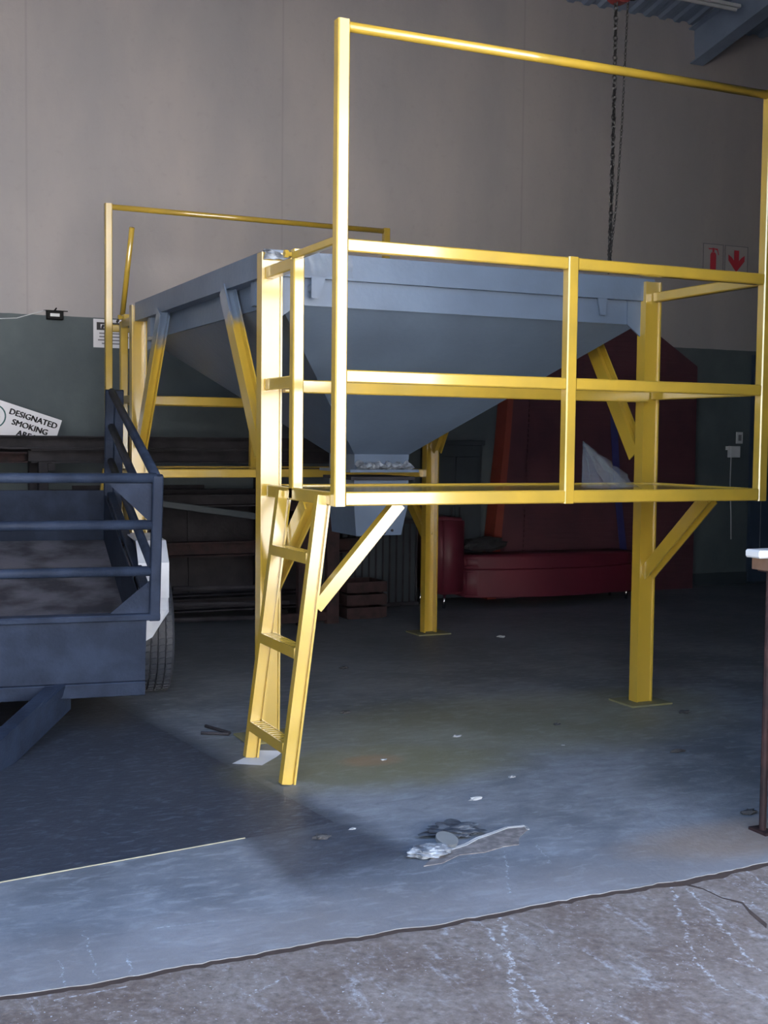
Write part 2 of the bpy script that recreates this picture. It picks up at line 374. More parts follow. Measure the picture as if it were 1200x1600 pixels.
# rafters and purlins
for i, rx in enumerate((5.78, 1.0, -3.6)):
    bm = NEW(); d = 0.34
    extr(bm, (rx, YB, roofz(YB)-d/2-.05), (rx, F1, roofz(F1)-d/2-.05), [(-.075,-d/2),(.075,-d/2),(.075,-d/2+.012),(.006,-d/2+.012),(.006,d/2-.012),(.075,d/2-.012),(.075,d/2),(-.075,d/2),(-.075,d/2-.012),(-.006,d/2-.012),(-.006,-d/2+.012),(-.075,-d/2+.012)])
    struct(obj('trim_%d' % (i+2), bm, rafter_m))
for i in range(5):
    yy = 4.7 - i*1.35
    bm = NEW(); bar(bm, (XL, yy, roofz(yy)-.035), (XR, yy, roofz(yy)-.035), 0.05, 0.055)
    struct(obj('trim_%d' % (i+5), bm, rafter_m))
# pale joint strips in the floor
bm = NEW(); plate(bm, [(-2.6, -0.779, 0.0005), (-0.545, -0.4955, 0.0005), (-0.546, -0.4905, 0.0005), (-2.6, -0.772, 0.0005)], (0, 0, 1), 0.0025)
struct(obj('trim_10', bm, joint_m))
bm = NEW(); ck = [(0.58, -1.427), (0.605, -1.468), (0.627, -1.514), (0.631, -1.599), (0.661, -1.657), (0.633, -1.724), (0.604, -1.828)]
for i, (a, c_) in enumerate(zip(ck, ck[1:])):
    w0, w1 = (.004, .006, .003, .003, .005, .010, .012)[i], (.006, .003, .003, .005, .010, .012, .012)[i]
    plate(bm, [(a[0]-w0, a[1]-w0, -.0018), (c_[0]-w1, c_[1]-w1, -.0018), (c_[0]+w1, c_[1]+w1, -.0018), (a[0]+w0, a[1]+w0, -.0018)], (0, 0, 1), .0006)
struct(obj('trim_11', bm, crack_m))
# navy door leaf at the far right of the back wall
bm = NEW(); box(bm, 6.58, 7.45, YB-.045, YB-.003, 0.02, 2.28)
d1 = struct(obj('door_1', bm, door_m))
for zz in (0.25, 1.25):
    bm = NEW(); box(bm, 6.70, 7.33, YB-.056, YB-.045, zz, zz+.8, 0.006); obj('door_panel', bm, door_m, d1)
bm = NEW(); tube(bm, (6.66, YB-.10, 1.05), (6.66, YB-.045, 1.05), .012); tube(bm, (6.66, YB-.10, 1.05), (6.78, YB-.10, 1.05), .010); obj('door_handle', bm, chrome, d1)
# plinth along the back wall
bm = NEW(); box(bm, XL, XR, YB-.02, YB-.001, 0, 0.12); struct(obj('baseboard_back', bm, dark_cab))
# unseen building across the yard, added white and sunlit for the paint to reflect
bm = NEW(); box(bm, -16, 14, -17.0, -16.6, -0.2, 7.2); struct(obj('wall_added_opposite', bm, reflector_wall_m))

# ================================================================ THE HOPPER FRAME
L, W, D = 2.153, 0.8557, 4.2544
ZT, ZG, ZM, ZB = 3.035, 2.165, 1.650, 1.162
hop = thing('hopper', (L/2, 2.13, 0), 'big grey steel hopper on yellow legs with walkways, railings and ladders', 'hopper')
YF, YR = W, D-W            # leg lines
# legs
for X in (0.008, 2.133):
    for Y in (YF, YR):
        s = 1 if Y == YF else -1
        bm = NEW(); extr(bm, (X, Y, 0.01), (X, Y, 2.245), hsec(0.10, 0.070, 0.009, -0.022 if Y == YF else 0.022), (0, 1, 0))
        lg = obj('leg', bm, leg_paint, hop)
        bm = NEW(); box(bm, X-.13, X+.13, Y-.11, Y+.11, 0.0, 0.010, 0.002); obj('base_plate', bm, plate_paint, lg)
# bin: rim, skirt, pyramid
X0, X1 = 0.03, 2.115
def ringbox(bm, x0, x1, y0, y1, z0, z1, t):
    box(bm, x0, x1, y0, y0+t, z0, z1); box(bm, x0, x1, y1-t, y1, z0, z1)
    box(bm, x0, x0+t, y0+t, y1-t, z0, z1); box(bm, x1-t, x1, y0+t, y1-t, z0, z1)
Y0, Y1 = YF-.012, YR+.012
bm = NEW(); ringbox(bm, -0.01+.0, L-.0, Y0, Y1, 2.145, 2.262, 0.085); obj('rim', bm, hopper_grey, hop)
bm = NEW(); ringbox(bm, X0+.03, X1-.03, Y0+.03, Y1-.03, 2.02, 2.145, 0.010); obj('skirt', bm, hopper_grey, hop)
for (xa, xb, ya) in ((2.00, 2.09, Y0+.022), (0.15, 0.06, Y0+.022), (2.00, 2.09, Y1-.03), (0.15, 0.06, Y1-.03)):
    bm = NEW(); plate(bm, [(xa, ya, 2.145), (xb, ya, 2.145), (xb, ya, 1.955), (xa, ya, 2.02)], (0, 1, 0), 0.008); obj('corner_gusset', bm, hopper_grey, hop)
bm = NEW()
def ring(xa, xb, ya, yb, zz): return [bm.verts.new(p) for p in ((xa, ya, zz), (xb, ya, zz), (xb, yb, zz), (xa, yb, zz))]
yc = (YF+YR)/2
outer = [ring(X0+.03, X1-.03, Y0+.03, Y1-.03, 2.03), ring(0.905, 1.25, yc-.19, yc+.19, 1.315)]
inner = [ring(X0+.04, X1-.04, Y0+.04, Y1-.04, 2.03), ring(0.912, 1.243, yc-.183, yc+.183, 1.315)]
for R in (outer, inner):
    for i in range(4): bm.faces.new((R[0][i], R[0][(i+1) % 4], R[1][(i+1) % 4], R[1][i]))
for i in range(4):
    for q in (0, 1): bm.faces.new((outer[q][i], outer[q][(i+1) % 4], inner[q][(i+1) % 4], inner[q][i]))
obj('cone', bm, hopper_grey, hop)
# stiffeners on the sides under the rim
for X, s in ((X0-.015, 1), (X1+.015, -1)):
    for yy in (1.12, 3.14):
        bm = NEW(); box(bm, min(X, X+s*.05), max(X, X+s*.05), yy-.03, yy+.03, 2.03, 2.145); obj('rim_stiffener', bm, hopper_grey, hop)
# rim stiffening angle seen on the near face, two lugs
bm = NEW(); tube(bm, (0.225, Y0-.02, 2.10), (0.225, Y0+.03, 2.10), 0.026, 14); obj('drain_stub', bm, hopper_grey, hop)
bm = NEW(); plate(bm, [(0.20, Y0-.022, 2.145), (0.27, Y0-.022, 2.145), (0.235, Y0-.022, 2.05), (0.20, Y0-.022, 2.05)], (0, 1, 0), 0.006); obj('lug', bm, hopper_grey, hop)
bm = NEW(); plate(bm, [(1.80, Y0+.005, 2.15), (1.86, Y0+.005, 2.15), (1.85, Y0+.005, 2.06), (1.82, Y0+.005, 2.06)], (0, 1, 0), 0.01); obj('lug', bm, hopper_grey, hop)
bm = NEW(); random.seed(8); g_ = []
for i in range(7):
    g_.append([bm.verts.new((-.035+.022*i+random.uniform(-.004,.004), YF-.045+random.uniform(-.008,.008), 2.262-.006*i - j*(.050-.006*i)/4 + random.uniform(-.003,.003))) for j in range(5)])
for i in range(6):
    for j in range(4): bm.faces.new((g_[i][j], g_[i+1][j], g_[i+1][j+1], g_[i][j+1]))
obj('masking_wrap', bm, pale_rag, hop, label='crumpled pale masking film at the leg head')
random.seed(14); bm = NEW(); g_ = []
for i in range(16):
    g_.append([bm.verts.new((.17+.016*i, Y0-.004-random.uniform(.001, .014), 2.258-.026*j+random.uniform(-.004, .004))) for j in range(5)])
for i in range(15):
    for j in range(4): bm.faces.new((g_[i][j], g_[i+1][j], g_[i+1][j+1], g_[i][j+1]))
obj('masking_film', bm, plastic_m, hop, label='shiny clear film stuck on the rim by the ladder')
# outlet: neck, slide gate, chute
bm = NEW(); ringbox(bm, 0.905, 1.25, yc-.19, yc+.19, 1.225, 1.315, 0.007); nk = obj('outlet_neck', bm, hopper_grey, hop)
bm = NEW(); ringbox(bm, 0.86, 1.295, yc-.235, yc+.235, 1.212, 1.228, 0.05); obj('flange', bm, hopper_grey, nk)
random.seed(9)
bm = NEW()   # crumpled wrapping stuffed along the slide gate
N = 26; rr = []
for j in range(5):
    rr.append([bm.verts.new((0.90 + 0.355*i/(N-1), yc-.20-.045*math.sin(j/4*math.pi)-random.uniform(0, .02), 1.228 + 0.045*j/4*(0.6+0.5*abs(math.sin(i*0.75))) + random.uniform(-.006, .006))) for i in range(N)])
for j in range(4):
    for i in range(N-1): bm.faces.new((rr[j][i], rr[j][i+1], rr[j+1][i+1], rr[j+1][i]))
obj('crumpled_wrap', bm, pale_rag, hop, label='pale crumpled plastic wrap on the outlet flange')
bm = NEW(); box(bm, 0.875, 1.28, yc-.215, yc+.215, 1.168, 1.186); obj('slide_gate', bm, steel_dark, hop, label='dark steel slide gate plate')
bm = NEW()
tp = [(0.905, yc-.19), (1.25, yc-.19), (1.25, yc+.19), (0.905, yc+.19)]; bt = [(0.925, yc-.18), (1.21, yc-.18), (1.21, yc+.19), (0.925, yc+.19)]
A = [bm.verts.new((a, c, 1.165)) for a, c in tp]; M_ = [bm.verts.new((a, c, 1.03)) for a, c in tp]; B = [bm.verts.new((a, c, 0.845)) for a, c in bt]
for q, R in ((A, M_), (M_, B)):
    for i in range(4): bm.faces.new((q[i], q[(i+1) % 4], R[(i+1) % 4], R[i]))
o = obj('chute', bm, hopper_grey, hop); md = o.modifiers.new('t', 'SOLIDIFY'); md.thickness = 0.006
for xx, zz in ((1.03, .875), (1.15, .873), (1.10, .86)):
    bm = NEW(); tube(bm, (xx, yc-.19, zz), (xx, yc-.178, zz), 0.008, 8); obj('bolt', bm, steel_black, o)
# diagonal braces from the legs up to the rim
for X in (0.008, 2.133):
    for (ya, yb) in ((0.93, 1.50), (D-0.93, D-1.50)):
        d = 1 if yb > ya else -1
        bm = NEW(); extr(bm, (X, ya, 1.33), (X, yb, 2.148), hsec(0.062, 0.085, 0.008), (0, -d, 0.7)); obj('brace', bm, brace_paint, hop)

# platforms (near and far) are mirror images about yc
def my(side, y): return y if side == 0 else D - y
for side in (0, 1):
    f = lambda y: my(side, y)
    ya, yb = sorted((f(0.03), f(W-.06)))
    bm = NEW(); box(bm, 0.03, L-.03, ya, yb, 1.170, 1.182); dk = obj('deck_plate', bm, yellow, hop)
    # edge beams
    for (p, q) in (((.026, f(0), ZB), (L-.026, f(0), ZB)), ((.026, f(W-.045), ZB), (L-.026, f(W-.045), ZB))):
        P1('platform_beam', yellow, hop, p, q, 0.05, 0.056)
    for X in (0, L):
        P1('platform_beam', yellow, hop, (X, f(0.026), ZB), (X, f(W-.07), ZB), 0.05, 0.056)
    for X in (0.7, 1.42):
        bm = NEW(); bar(bm, (X, f(0.03), 1.152), (X, f(W-.07), 1.152), 0.04, 0.03); obj('deck_bearer', bm, yellow, hop)
    # posts
    for X in (0, L):
        P1('tall_post', yellow, hop, (X, f(0), ZB-.030), (X, f(0), ZT), 0.05, 0.05, (0, 1, 0))
    P1('guard_post', yellow, hop, (1.077, f(-.002), ZB-.030), (1.077, f(-.002), ZG+.028), 0.05, 0.05, (0, 1, 0))
    P1('gate_post', yellow, hop, (0, f(0.478), ZB-.02), (0, f(0.478), ZG+.005), 0.05, 0.05, (0, 1, 0))
    # rails
    for (a, c) in ((0.026, 1.05), (1.104, L-.026)):
        P1('guard_rail', yellow, hop, (a, f(0), ZG), (c, f(0), ZG), 0.045, 0.05)
        P1('middle_rail', yellow, hop, (a, f(0), ZM), (c, f(0), ZM), 0.045, 0.05)
    bm = NEW(); tube(bm, (0.024, f(0), ZT-.022), (L-.024, f(0), ZT-.022), 0.020, 14); obj('top_pipe', bm, yellow, hop, smooth=True)
    P1('inner_rail', yellow, hop, (0.06, f(0.80), 1.64), (L-.07, f(0.80), 1.64), 0.04, 0.06)
    P1('side_rail', yellow, hop, (L, f(0.026), ZG), (L, f(W-.036), ZG), 0.045, 0.05)
    P1('side_rail', yellow, hop, (L, f(0.026), ZM), (L, f(W-.036), ZM), 0.045, 0.05)
    P1('side_rail', yellow, hop, (0, f(0.504), ZG-.012), (0, f(W-.036), ZG-.012), 0.045, 0.055)
    P1('side_rail', yellow, hop, (0, f(0.504), ZM-.005), (0, f(W-.036), ZM-.005), 0.045, 0.055)
    # drop bar of the ladder opening: closed in front, swung up at the back
    if side == 0:
        gb = P1('drop_bar', yellow, hop, (0, f(0.50), ZG+.022), (0, f(0.026), ZG+.022), 0.034, 0.034)
    else:
        bm = NEW(); tube(bm, (0, f(0.43), 2.20), (0, f(0.72), 2.76), 0.018, 12); gb = obj('drop_bar', bm, yellow, hop, smooth=True)
    ys = sorted((f(0.48), f(0.54)))
    bm = NEW(); box(bm, -0.014, 0.030, ys[0], ys[1], ZG+.006, ZG+.052, .003); obj('hinge', bm, yellow, gb)
    bm = NEW(); tube(bm, (-0.045, f(0.515), ZG+.030), (0.04, f(0.515), ZG+.030), 0.011, 8); tube(bm, (-0.047, f(.515), ZG+.030), (-0.030, f(.515), ZG+.030), .018, 6); obj('hinge_bolt', bm, yellow, gb)
    if side == 1:
        for yy in (0.0, 0.478):
            bm = NEW(); tube(bm, (-0.05, f(yy)-.06, 2.175), (-0.03, f(yy)+.06, 2.175), .009, 8); obj('latch', bm, steel_dark, hop)
    # brackets under the platform
    for X in (0.008, 2.133):
        bm = NEW(); s = 1 if side == 0 else -1
        extr(bm, (X, f(0.33), 1.13), (X, f(W-.03), 0.70), hsec(0.06, 0.07, 0.008), (0, s, 0.7)); obj('platform_bracket', bm, yellow, hop)
    # ladder
    a1, a2 = (0.085, 0.545)
    top_, foot = V(-0.030, 0, 1.172), V(-0.176, 0, 0.004)
    step = [(-.022,-.030),(.016,-.030),(.016,.002),(.002,.002),(.002,.018),(.016,.018),(.016,.030),(-.022,.030)]
    for yy in (a1, a2):
        s = 1 if side == 0 else -1
        t_, ft = V(top_.x, f(yy), top_.z), V(foot.x, f(yy), foot.z)
        # profile: side axis ~ X, up axis ~ -Y
        prof = [(-.030,.020),(.012,.020),(.012,.006),(.022,.006),(.022,.020),(.030,.020),(.030,-.020),(-.030,-.020)]
        bm = NEW(); extr(bm, t_, ft, [(-a, c) for a, c in prof] if side == 0 else prof, (0, -s, 0)); obj('ladder_stile', bm, yellow, hop)
    for zz in (0.915, 0.530, 0.145):
        tt = (zz-foot.z)/(top_.z-foot.z); xc = foot.x + (top_.x-foot.x)*tt
        y0_, y1_ = sorted((f(a1+.021), f(a2-.021)))
        bm = NEW()
        box(bm, xc-.032, xc-.026, y0_, y1_, zz-.022, zz+.022); box(bm, xc+.026, xc+.032, y0_, y1_, zz-.022, zz+.022)
        for q in range(12):
            yy = y0_ + (y1_-y0_)*(q+.5)/12; box(bm, xc-.026, xc+.026, yy-.008, yy+.008, zz+.010, zz+.020)
        obj('ladder_rung', bm, yellow, hop)
    # stay from the outer stile up to the deck
    bm = NEW(); extr(bm, (-0.055, f(0.10), 0.715), (0.315, f(0.10), 1.134), ([(.022,-.025),(.022,.025),(-.030,.025),(-.030,.017),(.014,.017),(.014,-.025)] if side == 0 else [(-.022,-.025),(-.022,.025),(.030,.025),(.030,.017),(-.014,.017),(-.014,-.025)]), (0, 0, 1)); obj('ladder_stay', bm, yellow, hop)

# ================================================================ TRAILER
az = math.radians(7.4); tilt = math.radians(11.3)
org = V(-0.505, 1.12, 0.262)
ex = V(math.cos(az), -math.sin(az), 0); eyh = V(math.sin(az), math.cos(az), 0)
ey = eyh*math.cos(tilt) + V(0, 0, math.sin(tilt)); ez = ex.cross(ey)
def T(x, y, z): return org + ex*x + ey*y + ez*z
def G(x, y, z): return V(org.x, org.y, 0) + ex*x + eyh*y + V(0, 0, z)     # level frame for the wheel
tra = thing('trailer', (org.x-.7, org.y+1.2, 0), 'dark blue steel utility trailer with railed cage, tipped onto its drawbar', 'trailer')
TW, TL = 1.75, 2.36
def tb(name, p0, p1, w=.04, h=.04, m=trailer_blue, parent=tra): return obj(name, bar(NEW(), T(*p0), T(*p1), w, h, ez), m, parent)
def tbox(name, x0, x1, y0, y1, z0, z1, m=trailer_blue, parent=tra):
    bm = NEW(); vs = [bm.verts.new(T(a, c, e)) for a in (x0, x1) for c in (y0, y1) for e in (z0, z1)]
    for q in [(0,1,3,2),(4,6,7,5),(0,4,5,1),(2,3,7,6),(0,2,6,4),(1,5,7,3)]: bm.faces.new([vs[i] for i in q])
    return obj(name, bm, m, parent)
tbox('front_panel', -TW, 0, 0, .006, 0, .31); tbox('tail_panel', -TW, 0.0, TL-.006, TL, 0, .34)
tbox('side_panel', -.006, 0, .006, TL-.006, 0, .31); tbox('side_panel', -TW, -TW+.006, .006, TL-.006, 0, .31)
tbox('bed', -TW+.006, -.006, .006, TL-.006, 0.0, .012, trailer_bed)
# top angle around the box, chassis under it
tb('top_angle', (-TW-.02, -.005, .318), (.06, -.005, .318), .045, .03); tb('top_angle', (.035, .02, .318), (.035, TL, .318), .05, .03); tb('top_angle', (-TW-.02, .02, .318), (-TW-.02, TL, .318), .05, .03)
tb('chassis_beam', (-TW, .018, -.038), (.0, .018, -.038), .06, .070); tb('chassis_beam', (-.03, .06, -.036), (-.03, TL, -.036), .05, .072)
tb('chassis_beam', (-TW+.03, .06, -.036), (-TW+.03, TL, -.036), .05, .072); tb('chassis_beam', (-TW, TL-.03, -.036), (0, TL-.03, -.036), .05, .072)
CT = .985
for (px, py, wd) in ((.035, .0, .048), (-TW-.02, .0, .048), (.075, TL, .055), (-TW-.02, TL, .055)):
    bm = NEW(); bar(bm, T(px, py, .30 if py == 0 else 0.0), T(px, py, CT), wd, .05, ey); obj('cage_post', bm, trailer_blue, tra)
bm = NEW(); bar(bm, T(.018, TL, .0), T(.018, TL, CT), .055, .05, ey); obj('cage_post', bm, trailer_blue, tra)
for zz in (.535, .755, .972):
    bm = NEW(); tube(bm, T(-TW-.02, 0, zz), T(.03, 0, zz), .023, 10, ez); obj('cage_rail', bm, trailer_blue, tra, smooth=True)
for zz in (.535, .755, .975):
    for xx in (.03, -TW-.02):
        bm = NEW(); tube(bm, T(xx, .02, zz), T(xx, TL, zz), .023, 10, ez); obj('cage_rail', bm, trailer_blue, tra, smooth=True)
def tpl(name, pts, t, m=trailer_blue): bm = NEW(); plate(bm, [T(*p) for p in pts], ey, t); return obj(name, bm, m, tra)
tpl('corner_gusset', [(-.19, .0, .955), (.012, .0, .955), (.012, .0, .76)], .006); tpl('corner_gusset', [(-.17, .0, .33), (.012, .0, .33), (.012, .0, .49)], .006)
# drawbar
Hx = -TW/2
for sg_ in (1, -1):
    xa, xb = (-.36, Hx+.07) if sg_ == 1 else (-TW+.36, Hx-.07)
    p0, p1 = T(xa, .10, -.075), T(xb, -.75, -.115); dd_ = (p1-p0).normalized()
    bm = NEW(); extr(bm, p0, p1, [(-a_, c_) for a_, c_ in [(-.03*sg_,-.09),(.03*sg_,-.09),(.03*sg_,.075),(-.03*sg_,.075),(-.03*sg_,.067),(.022*sg_,.067),(.022*sg_,-.082),(-.03*sg_,-.082)]], ez)
    obj('drawbar_beam', bm, trailer_blue, tra)
    bm = NEW(); q_ = V(0, 0, 0); x_ = lambda u_: xa + (xb-xa)*u_
    plate(bm, [T(x_(-.04), .02, .0), T(x_(.10), .0, .0), T(x_(.36), -.22, -.03), T(x_(.33), -.24, -.03), T(x_(.04), -.02, -.05)], -ez, .008)
    obj('drawbar_flange', bm, trailer_blue, tra)
bm = NEW(); bar(bm, T(Hx+.2, -.40, -.10), T(Hx-.2, -.40, -.10), .05, .08, ez); obj('drawbar_crossbar', bm, trailer_blue, tra)
bm = NEW(); tube(bm, T(Hx, -.70, -.115), T(Hx, -.96, -.125), .035, 12, ez); tube(bm, T(Hx, -.96, -.16), T(Hx, -.96, -.07), .05, 14); obj('hitch_coupler', bm, steel_dark, tra)
# axle and wheels
def ring_lathe(bm, prof, centre, axis, e1, e2, k=48):
    rows = []
    for i in range(k):
        a = 2*math.pi*i/k; dirv = e1*math.cos(a)+e2*math.sin(a)
        rows.append([bm.verts.new(centre + axis*px + dirv*pr) for px, pr in prof])
    for i in range(k):
        A, B = rows[i], rows[(i+1) % k]
        for j in range(len(prof)-1): bm.faces.new((A[j], A[j+1], B[j+1], B[j]))
AY, WR = 1.07, .325
for cx in (.155, -TW-.19):
    ctr = G(cx, AY, WR)
    prof = [(-.06, .20), (-.088, .225), (-.092, .27), (-.084, WR-.012)]
    for a in (-.078, -.040, 0.0, .040):
        prof += [(a, WR-.002), (a+.032, WR-.002), (a+.034, WR-.013), (a+.037, WR-.013)]
    prof = prof[:-2] + [(.084, WR-.012), (.092, .27), (.088, .225), (.06, .20), (-.06, .20)]
    bm = NEW(); ring_lathe(bm, prof, ctr, ex, eyh, V(0, 0, 1), 64)
    ty = obj('tyre', bm, rubber, tra)
    bm = NEW()    # tread blocks on the shoulder ribs
    for i in range(56):
        a = 2*math.pi*i/56; dv = eyh*math.cos(a)+V(0, 0, 1)*math.sin(a); tv = -eyh*math.sin(a)+V(0, 0, 1)*math.cos(a)
        for xx in (-.062, .058, -.022, .019):
            c_ = ctr + dv*(WR+.001) + ex*xx
            bar(bm, c_ - tv*.0105 - ex*.002, c_ + tv*.0105 + ex*.002, .029, .008, dv, .001)
    tr_ = obj('tread', bm, rubber, ty); tr_['kind'] = 'stuff'
    bm = NEW(); ring_lathe(bm, [(-.07, .20), (-.06, .19), (.03, .17), (.035, .06), (.05, .05), (.05, .0)], ctr, ex, eyh, V(0, 0, 1), 32)
    obj('wheel_rim', bm, white_paint, ty)
bm = NEW(); tube(bm, G(-TW-.2, AY, WR), G(.18, AY, WR), .028, 12); obj('axle', bm, steel_dark, tra)
# faceted white mudguards
for x0, x1 in ((.04, .195), (-TW-.28, -TW-.06)):
    pf = [(-.42, .50), (-.40, .56), (-.40, .745), (-.27, .852), (.27, .852), (.40, .745), (.40, .56)]
    bm = NEW(); A = []; 
    for xx, i in ((x0, 0), (x1, 1)): A.append([bm.verts.new(G(xx, AY+a, c)) for a, c in pf])
    for i in range(len(pf)-1): bm.faces.new((A[0][i], A[0][i+1], A[1][i+1], A[1][i]))
    o = obj('mudguard', bm, white_paint, tra); md = o.modifiers.new('t', 'SOLIDIFY'); md.thickness = .006
    xo = x1 if x0 > -1 else x0
    bm = NEW(); plate(bm, [G(xo, AY+a, c) for a, c in pf[1:]] + [G(xo, AY+.30, .66), G(xo, AY, .70), G(xo, AY-.30, .66)], ex, .004); obj('mudguard_side', bm, white_paint, tra)
    bm = NEW(); plate(bm, [G(x0, AY-.425, .50), G(x0, AY-.425, .32), G(x0+.07, AY-.425, .36), G(x0+.12, AY-.425, .44), G(x1, AY-.425, .49), G(x1, AY-.405, .56), G(x0, AY-.405, .56)], eyh, .005); obj('mud_flap', bm, white_paint, tra)

# ================================================================ SIGNS AND FITTINGS ON THE BACK WALL
YW = YB - 0.004
def wall_plate(name, x0, x1, z0, z1, m, parent=None, y=YW, t=.004):
    bm = NEW(); box(bm, x0, x1, y-t, y, z0, z1); return obj(name, bm, m, parent)
def text_mesh(name, body, size, material, parent, origin, xdir, zdir, bold=.0, align='CENTER'):
    cu = bpy.data.curves.new(name, 'FONT'); cu.body = body; cu.size = size; cu.align_x = align; cu.align_y = 'CENTER'; cu.extrude = .0012; cu.resolution_u = 3
    cu.space_line = .95
    to = bpy.data.objects.new(name, cu); C.objects.link(to)
    dg = bpy.context.evaluated_depsgraph_get(); me = bpy.data.meshes.new_from_object(to.evaluated_get(dg))
    bpy.data.objects.remove(to); bpy.data.curves.remove(cu)
    xd = Vector(xdir).normalized(); zd = Vector(zdir).normalized(); nd = xd.cross(zd)
    M = Matrix((xd, zd, nd)).transposed().to_4x4(); M.translation = Vector(origin); me.transform(M)
    bm = NEW()
    for k_ in ((-1, 0, 1) if bold else (0,)):
        m2 = me.copy(); m2.transform(Matrix.Translation(xd*bold*k_ + zd*bold*.5*k_)); bm.from_mesh(m2); bpy.data.meshes.remove(m2)
    bpy.data.meshes.remove(me)
    return obj(name, bm, material, parent)

# fire extinguisher sign
def poly_on_wall(bm, pts, y=YW-.006, t=.0015): return plate(bm, [(a, y, c) for a, c in pts], (0, -1, 0), t)
sg = wall_plate('extinguisher_sign', 5.936, 6.185, 3.045, 3.335, sign_cream); tag(sg, 'square wall sign showing a red fire extinguisher', 'sign')
def frame(x0, x1, z0, z1, par):
    bm = NEW(); t = .008
    for a in ((x0, x1, z0, z0+t), (x0, x1, z1-t, z1), (x0, x0+t, z0, z1), (x1-t, x1, z0, z1)): box(bm, a[0], a[1], YW-.0065, YW-.0035, a[2], a[3])
    obj('border', bm, grey_print, par)
frame(5.936, 6.185, 3.045, 3.335, sg)
cx, cz = 6.060, 3.19
bm = NEW(); poly_on_wall(bm, [(cx-.035, cz-.11), (cx+.035, cz-.11), (cx+.035, cz+.04), (cx+.022, cz+.062), (cx-.022, cz+.062), (cx-.035, cz+.04)])
poly_on_wall(bm, [(cx-.012, cz+.064), (cx+.012, cz+.064), (cx+.012, cz+.105), (cx-.012, cz+.105)]); poly_on_wall(bm, [(cx-.055, cz+.088), (cx-.014, cz+.09), (cx-.014, cz+.1), (cx-.06, cz+.1)])
poly_on_wall(bm, [(cx+.014, cz+.09), (cx+.045, cz+.085), (cx+.06, cz+.04), (cx+.068, cz+.04), (cx+.052, cz+.1), (cx+.014, cz+.102)])
obj('extinguisher_picture', bm, sign_red, sg)
sg = wall_plate('arrow_sign', 6.202, 6.490, 3.045, 3.335, sign_cream); tag(sg, 'square wall sign with a red arrow pointing down', 'sign')
frame(6.202, 6.490, 3.045, 3.335, sg); cx = 6.346
bm = NEW(); poly_on_wall(bm, [(cx-.03, cz+.10), (cx+.03, cz+.10), (cx+.03, cz-.0), (cx+.06, cz+.03), (cx+.10, cz+.055), (cx+.10, cz-.0), (cx, cz-.11), (cx-.10, cz-.0), (cx-.10, cz+.055), (cx-.06, cz+.03), (cx-.03, cz-.0)])
obj('arrow_picture', bm, sign_red, sg)
# notice behind the far railing
sg = wall_plate('wall_notice', .075, .385, 2.09, 2.31, sign_white); tag(sg, 'white notice with a black header box behind the far ladder', 'sign')
wall_plate('header_box', .10, .36, 2.225, 2.285, black_print, sg, YW-.004, .002)
wall_plate('header_oval', .13, .33, 2.240, 2.270, sign_white, sg, YW-.006, .001)
for i, (a, c) in enumerate(((.12, .34), (.12, .35), (.11, .32), (.14, .34))):
    wall_plate('print_line', a, c, 2.195-.026*i, 2.206-.026*i, grey_print, sg, YW-.004, .001)
# flood light with its cable
fl = thing('flood_light', (-.225, YB, 2.32), 'small black framed flood light mounted at the top of the green dado', 'lamp')
bm = NEW(); box(bm, -.285, -.160, YB-.055, YB-.012, 2.285, 2.352, .004); obj('housing', bm, black_plastic, fl)
bm = NEW(); box(bm, -.260, -.190, YB-.058, YB-.054, 2.307, 2.330); obj('lens', bm, lens_m, fl)
bm = NEW(); tube(bm, (-.225, YB-.03, 2.35), (-.205, YB-.002, 2.375), .006, 6); box(bm, -.30, -.12, YB-.012, YB, 2.352, 2.358); obj('bracket', bm, black_plastic, fl)
bm = NEW(); pts = [(-1.1, YB-.01, 2.31), (-.9, YB-.01, 2.275), (-.7, YB-.01, 2.268), (-.5, YB-.01, 2.285), (-.38, YB-.01, 2.325), (-.29, YB-.012, 2.352)]
for a, c in zip(pts, pts[1:]): tube(bm, a, c, .004, 6)
obj('cable', bm, white_plastic, fl)
# switch and socket box
sw = thing('light_switch', (6.445, YB, 1.46), 'white wall switch plate above the socket box on the dado', 'switch')
bm = NEW(); box(bm, 6.405, 6.487, YB-.014, YB-.001, 1.400, 1.515, .003); obj('face_plate', bm, white_plastic, sw)
bm = NEW(); box(bm, 6.428, 6.464, YB-.019, YB-.013, 1.428, 1.487); obj('rocker', bm, grey_print, sw)
so = thing('socket_box', (6.36, YB, 1.31), 'white surface socket box with a cable hanging down', 'socket')
bm = NEW(); box(bm, 6.305, 6.425, YB-.055, YB-.001, 1.262, 1.375, .004); obj('box', bm, white_plastic, so)
bm = NEW(); box(bm, 6.275, 6.305, YB-.045, YB-.01, 1.335, 1.372); obj('plug', bm, white_plastic, so)
bm = NEW(); pts = [(6.33, YB-.03, 1.262), (6.335, YB-.02, 1.0), (6.36, YB-.015, .7), (6.37, YB-.015, .45)]
for a, c in zip(pts, pts[1:]): tube(bm, a, c, .005, 6)
obj('cable', bm, white_plastic, so)
cv = thing('camera_box', (6.60, YB-.05, 2.24), 'tiny white box high beside the navy door', 'box')
bm = NEW(); box(bm, 6.600, 6.66, YB-.11, YB-.048, 2.215, 2.255, .004); obj('housing', bm, white_plastic, cv)
bm = NEW(); tube(bm, (6.63, YB-.08, 2.255), (6.63, YB-.06, 2.29), .008, 8); obj('bracket', bm, white_plastic, cv)

